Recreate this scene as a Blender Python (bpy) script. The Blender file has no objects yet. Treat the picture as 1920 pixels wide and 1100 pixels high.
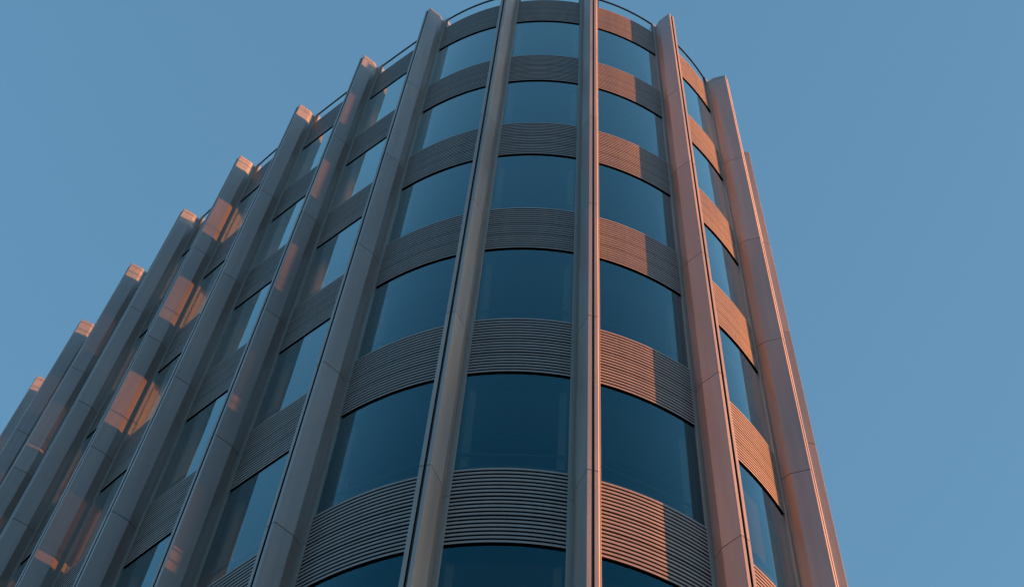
import bpy, bmesh, math, random
from mathutils import Vector, Matrix
random.seed(7)
scene = bpy.context.scene
C = scene.collection
S = 4.0            # metres per storey
Z0 = 36.8          # height of the first panel joint

# ------------------------------------------------------------------ camera
cam_data = bpy.data.cameras.new('camera')
cam = bpy.data.objects.new('camera', cam_data); C.objects.link(cam); scene.camera = cam
cam_data.sensor_fit = 'HORIZONTAL'; cam_data.sensor_width = 36.0
cam_data.lens = 36.0 * 4549.61 / 1920.0
cam_data.clip_start = 0.1; cam_data.clip_end = 20000
RT = Vector((0.99508231, -0.09377495, 0.03189767))
UP = Vector((-0.09905152, -0.94207335, 0.32044751))
FW = Vector((0.0, 0.32203116, 0.94672907))
m = Matrix((RT, UP, -FW)).transposed().to_4x4()
m.translation = Vector((-0.2100982 * S, -2.010496 * S, -8.7973133 * S + Z0))
cam.matrix_world = m

# ------------------------------------------------------------------ light
SUN_AZ = math.radians(86.9)      # measured from -y towards +x
SUN_EL = math.radians(2.6)
sd = Vector((math.sin(SUN_AZ) * math.cos(SUN_EL), -math.cos(SUN_AZ) * math.cos(SUN_EL), math.sin(SUN_EL)))
sun_data = bpy.data.lights.new('sun', 'SUN'); sun_data.energy = 4.7; sun_data.angle = math.radians(0.5)
sun_data.color = (1.0, 0.34, 0.085)
sun = bpy.data.objects.new('sun', sun_data); C.objects.link(sun)
sun.location = (60, -40, 80)
sun.rotation_euler = sd.to_track_quat('Z', 'Y').to_euler()

world = bpy.data.worlds.new("World"); scene.world = world; world.use_nodes = True
wn = world.node_tree; wn.nodes.clear()
sky = wn.nodes.new('ShaderNodeTexSky'); sky.sky_type = 'NISHITA'; sky.sun_disc = False
sky.sun_elevation = SUN_EL
# Blender: rotation 0 puts the sun towards +y, growing clockwise seen from above
sky.sun_rotation = math.atan2(sd.x, sd.y)
sky.air_density = 1.0; sky.dust_density = 2.5; sky.ozone_density = 1.6
bg = wn.nodes.new('ShaderNodeBackground'); bg.inputs['Strength'].default_value = 0.15
wo = wn.nodes.new('ShaderNodeOutputWorld')
tint = wn.nodes.new('ShaderNodeVectorMath'); tint.operation = 'MULTIPLY'
tint.inputs[1].default_value = (0.765, 1.06, 1.12)
wn.links.new(sky.outputs[0], tint.inputs[0]); wn.links.new(tint.outputs[0], bg.inputs[0]); wn.links.new(bg.outputs[0], wo.inputs[0])

scene.render.engine = 'CYCLES'
scene.view_settings.view_transform = 'Standard'
scene.view_settings.look = 'None'
scene.view_settings.exposure = 2.47
scene.view_settings.gamma = 1.0

# ------------------------------------------------------------------ materials
def mat(name, col, rough=0.5, metal=0.0, vary=0.0, scale=3.0, bump=0.0, bscale=60.0, ior=None):
    mt = bpy.data.materials.new(name); mt.use_nodes = True
    nt = mt.node_tree; b = nt.nodes['Principled BSDF']
    b.inputs['Base Color'].default_value = (*col, 1); b.inputs['Roughness'].default_value = rough
    b.inputs['Metallic'].default_value = metal
    if ior: b.inputs['IOR'].default_value = ior
    tc = nt.nodes.new('ShaderNodeTexCoord')
    if vary > 0:
        mp = nt.nodes.new('ShaderNodeMapping'); mp.inputs['Scale'].default_value = (1, 1, 0.22)
        nt.links.new(tc.outputs['Object'], mp.inputs['Vector'])
        nz = nt.nodes.new('ShaderNodeTexNoise'); nz.inputs['Scale'].default_value = scale; nz.inputs['Detail'].default_value = 5
        nt.links.new(mp.outputs[0], nz.inputs['Vector'])
        cr = nt.nodes.new('ShaderNodeMapRange')
        cr.inputs['From Min'].default_value = 0.3; cr.inputs['From Max'].default_value = 0.7
        cr.inputs['To Min'].default_value = 1 - vary; cr.inputs['To Max'].default_value = 1 + vary
        nt.links.new(nz.outputs['Fac'], cr.inputs['Value'])
        vm = nt.nodes.new('ShaderNodeVectorMath'); vm.operation = 'SCALE'
        vm.inputs[0].default_value = col
        nt.links.new(cr.outputs[0], vm.inputs['Scale'])
        # panel-to-panel tone shift and faint rain streaks running down the metal
        gi = nt.nodes.new('ShaderNodeNewGeometry')
        ir = nt.nodes.new('ShaderNodeMapRange'); ir.inputs['To Min'].default_value = 0.93; ir.inputs['To Max'].default_value = 1.07
        nt.links.new(gi.outputs['Random Per Island'], ir.inputs['Value'])
        mp2 = nt.nodes.new('ShaderNodeMapping'); mp2.inputs['Scale'].default_value = (14, 14, 0.35)
        nt.links.new(tc.outputs['Object'], mp2.inputs['Vector'])
        nz2 = nt.nodes.new('ShaderNodeTexNoise'); nz2.inputs['Scale'].default_value = 1.0; nz2.inputs['Detail'].default_value = 4
        nt.links.new(mp2.outputs[0], nz2.inputs['Vector'])
        sr = nt.nodes.new('ShaderNodeMapRange'); sr.inputs['From Min'].default_value = 0.35; sr.inputs['From Max'].default_value = 0.7
        sr.inputs['To Min'].default_value = 1.04; sr.inputs['To Max'].default_value = 0.90
        nt.links.new(nz2.outputs['Fac'], sr.inputs['Value'])
        mm = nt.nodes.new('ShaderNodeMath'); mm.operation = 'MULTIPLY'
        nt.links.new(ir.outputs[0], mm.inputs[0]); nt.links.new(sr.outputs[0], mm.inputs[1])
        v2 = nt.nodes.new('ShaderNodeVectorMath'); v2.operation = 'SCALE'
        nt.links.new(vm.outputs[0], v2.inputs[0]); nt.links.new(mm.outputs[0], v2.inputs['Scale'])
        nt.links.new(v2.outputs[0], b.inputs['Base Color'])
        rr = nt.nodes.new('ShaderNodeMapRange')
        rr.inputs['From Min'].default_value = 0.3; rr.inputs['From Max'].default_value = 0.7
        rr.inputs['To Min'].default_value = rough - 0.06; rr.inputs['To Max'].default_value = rough + 0.06
        nt.links.new(nz.outputs['Fac'], rr.inputs['Value']); nt.links.new(rr.outputs[0], b.inputs['Roughness'])
    if bump > 0:
        n2 = nt.nodes.new('ShaderNodeTexNoise'); n2.inputs['Scale'].default_value = bscale; n2.inputs['Detail'].default_value = 3
        nt.links.new(tc.outputs['Object'], n2.inputs['Vector'])
        bp = nt.nodes.new('ShaderNodeBump'); bp.inputs['Strength'].default_value = bump; bp.inputs['Distance'].default_value = 0.01
        nt.links.new(n2.outputs['Fac'], bp.inputs['Height']); nt.links.new(bp.outputs[0], b.inputs['Normal'])
    return mt

M_PANEL = mat('bronze_anodised_panel', (0.295, 0.243, 0.242), 0.46, 0.62, 0.15, 0.8, 0.06, 30)
M_LOUVRE = mat('bronze_louvre', (0.285, 0.225, 0.215), 0.45, 0.56, 0.07, 1.5)
M_JAMB = mat('grey_jamb', (0.24, 0.22, 0.215), 0.45, 0.5, 0.05, 1.5)
M_DARK = mat('dark_gasket_and_slot_shade', (0.004, 0.004, 0.0045), 0.8)  # seals and frames; on the louvre backing it stands in for deep slot shade
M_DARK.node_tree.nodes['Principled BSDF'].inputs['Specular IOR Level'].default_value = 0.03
M_GROOVE = mat('groove_metal', (0.06, 0.055, 0.055), 0.55, 0.3)
M_RAIL = mat('dark_rail_steel', (0.03, 0.032, 0.035), 0.4, 0.6)
M_ROOF = mat('roof_membrane', (0.2, 0.2, 0.2), 0.9, 0, 0.15, 0.5)
M_WALL = mat('interior_wall', (0.10, 0.10, 0.105), 0.9)
M_SLAB = mat('interior_ceiling', (0.16, 0.16, 0.165), 0.9)
M_BLIND = mat('blind_fabric', (0.045, 0.05, 0.06), 0.9, 0, 0.1, 4)
_nt = M_BLIND.node_tree; _o = [n for n in _nt.nodes if n.type == 'OUTPUT_MATERIAL'][0]   # open-weave screen fabric
_mx = _nt.nodes.new('ShaderNodeMixShader'); _mx.inputs[0].default_value = 0.62; _tr = _nt.nodes.new('ShaderNodeBsdfTransparent')
_nt.links.new(_tr.outputs[0], _mx.inputs[1]); _nt.links.new(_nt.nodes['Principled BSDF'].outputs[0], _mx.inputs[2]); _nt.links.new(_mx.outputs[0], _o.inputs['Surface'])
M_REVEAL = mat('interior_reveal', (0.40, 0.45, 0.48), 0.8)
M_GROUND = mat('paving_stone', (0.07, 0.07, 0.072), 0.85, 0, 0.15, 0.3)

def glass(name, near, far, gain, trans):
    """coated pane: mirror share follows Fresnel, the coating's tint fades out towards grazing"""
    mt = bpy.data.materials.new(name); mt.use_nodes = True
    nt = mt.node_tree; nt.nodes.clear(); L = nt.links.new
    out = nt.nodes.new('ShaderNodeOutputMaterial'); mix = nt.nodes.new('ShaderNodeMixShader')
    fr = nt.nodes.new('ShaderNodeFresnel'); fr.inputs['IOR'].default_value = 1.5
    ga = nt.nodes.new('ShaderNodeMath'); ga.operation = 'MULTIPLY'; ga.use_clamp = True; ga.inputs[1].default_value = gain
    L(fr.outputs[0], ga.inputs[0])
    mr = nt.nodes.new('ShaderNodeMapRange'); mr.inputs['From Min'].default_value = 0.14; mr.inputs['From Max'].default_value = 0.42
    L(fr.outputs[0], mr.inputs['Value'])
    cm = nt.nodes.new('ShaderNodeMix'); cm.data_type = 'RGBA'
    cm.inputs[6].default_value = (*near, 1); cm.inputs[7].default_value = (*far, 1); L(mr.outputs[0], cm.inputs[0])
    tr = nt.nodes.new('ShaderNodeBsdfTransparent'); tr.inputs[0].default_value = (*trans, 1)
    gl = nt.nodes.new('ShaderNodeBsdfGlossy'); gl.inputs['Roughness'].default_value = 0.015; L(cm.outputs[2], gl.inputs['Color'])
    tc = nt.nodes.new('ShaderNodeTexCoord'); nz = nt.nodes.new('ShaderNodeTexNoise')
    nz.inputs['Scale'].default_value = 0.7; nz.inputs['Detail'].default_value = 1
    L(tc.outputs['Object'], nz.inputs['Vector'])
    bp = nt.nodes.new('ShaderNodeBump'); bp.inputs['Strength'].default_value = 0.12; bp.inputs['Distance'].default_value = 0.02
    L(nz.outputs['Fac'], bp.inputs['Height']); L(bp.outputs[0], gl.inputs['Normal'])
    L(ga.outputs[0], mix.inputs[0]); L(tr.outputs[0], mix.inputs[1]); L(gl.outputs[0], mix.inputs[2])
    L(mix.outputs[0], out.inputs['Surface'])
    return mt
M_GLASS = glass('coated_glass', (0.12, 0.41, 0.50), (0.85, 1.0, 1.0), 1.7, (0.52, 0.50, 0.42))
M_BALU = glass('balustrade_glass', (0.7, 1, 1), (0.9, 1, 1), 0.9, (0.90, 0.95, 0.94))

# ------------------------------------------------------------------ helpers
def link(name, bm, material, parent=None, smooth=False):
    if not smooth: bmesh.ops.recalc_face_normals(bm, faces=bm.faces)
    me = bpy.data.meshes.new(name); bm.to_mesh(me); bm.free()
    me.materials.append(material)
    if smooth:
        for p in me.polygons: p.use_smooth = True
    o = bpy.data.objects.new(name, me); C.objects.link(o)
    if parent is not None: o.parent = parent
    return o

def prism(bm, pts, z0, z1):
    """closed prism over plan polygon pts (metres)"""
    lo = [bm.verts.new((x, y, z0)) for x, y in pts]; hi = [bm.verts.new((x, y, z1)) for x, y in pts]
    n = len(pts)
    bm.faces.new(lo[::-1]); bm.faces.new(hi)
    for i in range(n):
        j = (i + 1) % n
        bm.faces.new((lo[i], lo[j], hi[j], hi[i]))

def ribbon(bm, outer, inner, z0, z1):
    """solid strip between two plan polylines"""
    n = len(outer)
    V = [[bm.verts.new((p[0], p[1], z)) for p in line] for line, z in ((outer, z0), (outer, z1), (inner, z1), (inner, z0))]
    for i in range(n - 1):
        for a in range(4):
            b = (a + 1) % 4
            bm.faces.new((V[a][i], V[a][i + 1], V[b][i + 1], V[b][i]))
    bm.faces.new([V[a][0] for a in range(4)]); bm.faces.new([V[a][-1] for a in (3, 2, 1, 0)])

def sheet(bm, line, z0, z1):
    lo = [bm.verts.new((x, y, z0)) for x, y in line]; hi = [bm.verts.new((x, y, z1)) for x, y in line]
    for i in range(len(line) - 1):
        bm.faces.new((lo[i], lo[i + 1], hi[i + 1], hi[i]))

def zw(z): return z * S + Z0

# ------------------------------------------------------------------ facade plan (storey units), fitted
FINS = {-12: (-2.79506, 2.97883, -1.14744), -11: (-2.6432, 2.66129, -1.10198), -10: (-2.47707, 2.35098, -1.05652),
        -9: (-2.29469, 2.04546, -1.01106), -8: (-2.10518, 1.7558, -0.9656), -7: (-1.89563, 1.47049, -0.92014),
        -6: (-1.67827, 1.19596, -0.87468), -5: (-1.44698, 0.93077, -0.82922), -4: (-1.20377, 0.67611, -0.78376),
        -3: (-0.94487, 0.43316, -0.7383), -2: (-0.68212, 0.20158, -0.71557), -1: (-0.35891, 0.02714, -0.28823),
        0: (-0.00046, -0.00021, 0.12794), 1: (0.3434, 0.12176, 0.54411), 2: (0.60696, 0.3663, 0.96028),
        3: (0.74657, 0.69457, 1.365)}
CEN = (-0.11258814, 0.8714091); RN = 0.8788043
FIRST, LAST = -12, 11
for k in range(4, LAST + 1):
    a = 1.365
    FINS[k] = (FINS[3][0] + math.cos(a) * 0.352 * (k - 3), FINS[3][1] + math.sin(a) * 0.352 * (k - 3), a)

def frame(f):
    x, y, a = FINS[f]
    return Vector((x, y)), Vector((math.cos(a), math.sin(a))), Vector((math.sin(a), -math.cos(a)))

def local(f, pts):
    q, t, n = frame(f)
    return [tuple((q + t * a + n * b) * S) for a, b in pts]

def bay_line(f, depth, trim, seg=None):
    """plan polyline (metres) along the bay between fin f and f+1, 'depth' behind the noses"""
    arc = -2 <= f <= 1
    out = []
    if arc:
        def ang(k):
            x, y, _ = FINS[k]; return math.atan2(x - CEN[0], -(y - CEN[1]))
        a0, a1 = ang(f), ang(f + 1); r = RN - depth
        a0 += trim / r; a1 -= trim / r
        n = seg or 18
        for i in range(n + 1):
            a = a0 + (a1 - a0) * i / n
            out.append(((CEN[0] + r * math.sin(a)) * S, (CEN[1] - r * math.cos(a)) * S))
    else:
        q0, t0, n0 = frame(f); q1, t1, n1 = frame(f + 1)
        # gentle bow so the strip follows the slightly curved wing
        p0 = q0 - n0 * depth; p1 = q1 - n1 * depth
        d = (p1 - p0).normalized(); L = (p1 - p0).length
        nn = Vector((d.y, -d.x)); turn = (FINS[f + 1][2] - FINS[f][2])
        if f == 2: turn = 0.35
        n = seg or (12 if f == 2 else 4)
        for i in range(n + 1):
            s = trim + (L - 2 * trim) * i / n
            bow = 4 * (turn * L / 8) * (s / L) * (1 - s / L)
            out.append(tuple((p0 + d * s + nn * bow) * S))
    return out

ZT = 1.306
VIS_BAYS = range(-9, 3)
LEVELS = (1, 0, -1, -2, -3, -4)          # spandrel bands seen in the photograph
WROWS = (1, 0, -1, -2, -3, -4)           # the window row just below each band
ZB, ZTOP = -0.244, 0.150
GROUND_LEVEL = -9.2

# ------------------------------------------------------------------ ground
bm = bmesh.new()
prism(bm, [(-4000, -4000), (4000, -4000), (4000, 4000), (-4000, 4000)], -0.5, 0.0)
ground = link('ground', bm, M_GROUND); ground['kind'] = 'structure'

# ------------------------------------------------------------------ tower
tower = bpy.data.objects.new('office_tower', None); C.objects.link(tower)
tower['label'] = 'rounded-corner office tower with vertical bronze fins, louvred bands and blue glass'
tower['category'] = 'building'

# --- fins
GW = 0.0034
def fin_profile(e=0.0):
    c = 0.0009
    return [(-0.0235 + e, -0.1), (-0.0235 + e, -0.0775), (-0.0262 + e, -0.0500), (-0.0257 + e, -0.0478), (-0.0130 + e, -c - e), (-0.0130 + c + e, -e),
            (-GW - 0.0004, -e), (-GW, -0.0005 - e), (-GW, -0.011), (GW, -0.011), (GW, -0.0005 - e), (GW + 0.0004, -e),
            (0.0130 - c - e, -e), (0.0130 - e, -c - e), (0.0257 - e, -0.0478), (0.0262 - e, -0.0500), (0.0235 - e, -0.0775), (0.0235 - e, -0.1)]

def build_fin(f, full):
    bm = bmesh.new(); pr = local(f, fin_profile())
    cuts = [ZT - 0.0] + [ZT - 0.030] + [0, -1, -2, -3, -4, -5, -6, -7, -8, GROUND_LEVEL]
    g = 0.0018
    for i in range(len(cuts) - 1):
        top = zw(cuts[i]) - (0 if i == 0 else g * S); bot = zw(cuts[i + 1]) + (g * S if i < len(cuts) - 2 else 0)
        prism(bm, pr, bot, top)
    o = link('fin', bm, M_PANEL, tower)
    if full:
        bm = bmesh.new(); prism(bm, local(f, [(a * 0.999, b) for a, b in fin_profile(0.0012)]), zw(GROUND_LEVEL), zw(ZT) - 0.02)
        link('joint_seal', bm, M_DARK, o)
        bm = bmesh.new(); prism(bm, local(f, [(-GW + 0.0001, -0.0122), (-GW + 0.0001, -0.0085), (GW - 0.0001, -0.0085), (GW - 0.0001, -0.0122)]), zw(GROUND_LEVEL) + 0.01, zw(ZT) - 0.05)
        link('nose_groove', bm, M_GROOVE, o)
    return o

for f in range(FIRST, LAST + 1):
    build_fin(f, -9 <= f <= 3)
    for sgn in (-1, 1):
        bm = bmesh.new()
        cuts = [1.325] + [0, -1, -2, -3, -4, -5, -6, -7, -8, GROUND_LEVEL]
        a, b = 0.0225 * sgn, 0.0372 * sgn
        for i in range(len(cuts) - 1):
            top = zw(cuts[i]) - (0 if i == 0 else 0.004); bot = zw(cuts[i + 1]) + 0.004
            prism(bm, local(f, [(a, -0.118), (a, -0.0792), (b - 0.0006 * sgn, -0.0792), (b, -0.0798), (b, -0.118)]), bot, top)
            if i == 0:
                # thin shadow line in the jamb
                pass
        link('jamb_strip', bm, M_JAMB, tower)

# --- spandrel bands
NS = 20
def band_meshes(bm, bmb, f, lev, cap=True):
    z0, z1 = lev + ZB, lev + ZTOP
    pitch = (z1 - z0) / (NS - 0.42)
    fr, bk = bay_line(f, 0.0808, 0.0350), bay_line(f, 0.0812, 0.0350)
    for i in range(NS):
        a = z0 + pitch * i; b = a + pitch * (0.42 if i in (6, 11) else 0.50)
        ribbon(bm, fr, bk, zw(a), zw(b))
    ribbon(bmb, bay_line(f, 0.0813, 0.0345), bay_line(f, 0.1150, 0.0345), zw(z0) + 0.004, zw(z1) - 0.004)  # near-black body: shade between slats and under the band put into its colour

def build_band(f, lev):
    bm, bmb = bmesh.new(), bmesh.new()
    band_meshes(bm, bmb, f, lev)
    o = link('louvre_band', bm, M_LOUVRE, tower)
    link('slot_shade_backing', bmb, M_DARK, o)
    return o

def glass_depth(f): return 0.0850 if -2 <= f <= 2 else 0.0842

def window_geo(bmp, bmf, f, lev):
    """glass of the storey under band 'lev' (top at lev+ZB, bottom at lev-1+ZTOP)"""
    zt, zb = lev + ZB, lev - 1 + ZTOP
    gd = glass_depth(f)
    sheet(bmp, bay_line(f, gd, 0.036), zw(zb) - 0.02, zw(zt) + 0.02)
    if bmf is not None:
        # slim dark frame round the pane, one closed loop of four bars
        ribbon(bmf, bay_line(f, gd + 0.0006, 0.036), bay_line(f, gd + 0.006, 0.036), zw(zt) - 0.02, zw(zt) + 0.01)
        ribbon(bmf, bay_line(f, gd + 0.0006, 0.036), bay_line(f, gd + 0.006, 0.036), zw(zb) - 0.02, zw(zb) + 0.03)

blind_drop = {}
def build_window(f, lev):
    bmp, bmf = bmesh.new(), bmesh.new()
    window_geo(bmp, bmf, f, lev)
    zt, zb = lev + ZB, lev - 1 + ZTOP
    w = link('window', bmf, M_DARK, tower)
    link('pane', bmp, M_GLASS, w, smooth=True)
    # guard bar inside the glass
    ln = bay_line(f, 0.112, 0.040, seg=1)
    (x0, y0), (x1, y1) = ln
    bm = bmesh.new()
    d = Vector((x1 - x0, y1 - y0)).normalized(); nn = Vector((d.y, -d.x)) * 0.012
    zz = zw(zb + 0.16)
    prism(bm, [(x0 + nn.x, y0 + nn.y), (x1 + nn.x, y1 + nn.y), (x1 - nn.x, y1 - nn.y), (x0 - nn.x, y0 - nn.y)], zz, zz + 0.03)
    link('guard_bar', bm, M_JAMB, w)
    # roller blind
    arc = -2 <= f <= 1
    if f == 1 and lev > -3: drop = 0.05
    elif arc:
        drop = {1: 0.86, 0: 0.84, -1: 0.80, -2: 0.30, -3: 0.55, -4: 0.2}[lev] + random.uniform(-0.05, 0.05)
    else:
        drop = {(-5, 1): 0.10, (-5, 0): 0.05, (-5, -1): 0.05, (-5, -2): 0.80, (-5, -3): 0.86, (-7, 1): 0.97, (-7, 0): 0.86,
                (-8, 1): 0.97, (-8, 0): 0.93, (-9, 1): 0.97, (-9, 0): 0.97, (-7, -1): 0.93, (-3, -2): 0.72}.get((f, lev), random.choice((0.04, 0.06, 0.09, 0.05)))
    H = zt - zb
    bm = bmesh.new()
    ribbon(bm, bay_line(f, 0.124, 0.058, seg=6), bay_line(f, 0.1245, 0.058, seg=6), zw(zt - H * drop), zw(zt) + 0.05)
    b = link('blind', bm, M_BLIND, w)
    bm = bmesh.new()
    ribbon(bm, bay_line(f, 0.1235, 0.058, seg=6), bay_line(f, 0.1255, 0.058, seg=6), zw(zt - H * drop) - 0.03, zw(zt - H * drop))
    link('bottom_bar', bm, M_RAIL, w)
    bm = bmesh.new()
    ribbon(bm, bay_line(f, 0.1000, 0.040, seg=6), bay_line(f, 0.1060, 0.040, seg=6), zw(zb) - 0.2, zw(zb + 0.06))
    link('inner_sill', bm, M_WALL, w)
    # light reveals at both sides
    bm = bmesh.new()
    for k, sg in ((f, 1), (f + 1, -1)):
        prism(bm, local(k, [(0.036 * sg, -0.1182), (0.036 * sg, -0.145), (0.052 * sg, -0.145), (0.052 * sg, -0.128)]), zw(zb), zw(zt))
    link('reveal', bm, M_REVEAL, w)

rest_b, rest_bb, rest_w = bmesh.new(), bmesh.new(), bmesh.new()
for f in range(FIRST, LAST):
    for lev in range(1, -9, -1):
        vis = f in VIS_BAYS and lev in LEVELS
        if vis:
            build_band(f, lev); build_window(f, lev)
        else:
            if lev >= -4 or f in VIS_BAYS or True:
                band_meshes(rest_b, rest_bb, f, lev)
                window_geo(rest_w, None, f, lev)
o = link('louvre_band', rest_b, M_LOUVRE, tower); o['kind'] = 'stuff'
o = link('slot_shade_backing', rest_bb, M_DARK, tower); o['kind'] = 'stuff'
o = link('window', rest_w, M_GLASS, tower, smooth=True); o['kind'] = 'stuff'

# --- balustrade along the roof edge
for f in range(FIRST, LAST):
    ln = bay_line(f, 0.0850, 0.036)
    bm = bmesh.new()
    ribbon(bm, bay_line(f, 0.0822, 0.034), bay_line(f, 0.0888, 0.034), zw(1.325), zw(1.325) + 0.035)
    r = link('handrail', bm, M_RAIL, tower)
    bm = bmesh.new(); sheet(bm, ln, zw(1.15) - 0.02, zw(1.325))
    link('balustrade_pane', bm, M_BALU, r, smooth=True)
    bm = bmesh.new()
    for k, sg in ((f, 1), (f + 1, -1)):
        prism(bm, local(k, [(0.0365 * sg, -0.0875), (0.0365 * sg, -0.0815), (0.042 * sg, -0.0815), (0.042 * sg, -0.0875)]), zw(1.15), zw(1.335))
    link('bracket', bm, M_RAIL, r)

# --- floors, roof, core and plinth inside the skin
def outline(depth):
    pts = []
    for f in range(FIRST, LAST):
        l = bay_line(f, depth, 0.0, seg=6 if -2 <= f <= 2 else 1)
        pts += l[:-1] if f < LAST - 1 else l
    return pts
inner = outline(0.13)
# back corner closes the plan
p_first, p_last = inner[0], inner[-1]
back = (( p_first[0] + p_last[0]) / 2 , max(p_first[1], p_last[1]) + 3.0)
poly = inner + [back]
for i, lev in enumerate(range(1, -9, -1)):
    bm = bmesh.new()
    prism(bm, poly, zw(lev + ZB) + 0.02, zw(lev + (0.11 if lev == 1 else 0.0)))
    link('roof_deck' if lev == 1 else 'floor_slab', bm, M_ROOF if lev == 1 else M_SLAB, tower)
core_pts = outline(1.0)
bm = bmesh.new()
cx = sum(p[0] for p in core_pts) / len(core_pts); cy = sum(p[1] for p in core_pts) / len(core_pts)
prism(bm, [(-1.6, 2.35), (0.6, 2.2), (0.9, 2.95), (-1.3, 3.1)], 0.0, zw(1.0))
link('core_wall', bm, M_WALL, tower)
# back walls, closing the two wings
def wall(a, b, z1):
    bm = bmesh.new(); d = (Vector(b) - Vector(a)).normalized(); n = Vector((d.y, -d.x)) * 0.15
    prism(bm, [(a[0] + n.x, a[1] + n.y), (b[0] + n.x, b[1] + n.y), (b[0] - n.x, b[1] - n.y), (a[0] - n.x, a[1] - n.y)], 0, z1)
    return link('back_wall', bm, M_PANEL, tower)
wall(p_first, back, zw(1.15)); wall(back, p_last, zw(1.15))
bm = bmesh.new(); prism(bm, outline(0.075) + [(back[0], back[1] - 0.4)], 0.0, zw(-8.9))
link('plinth', bm, M_ROOF, tower)
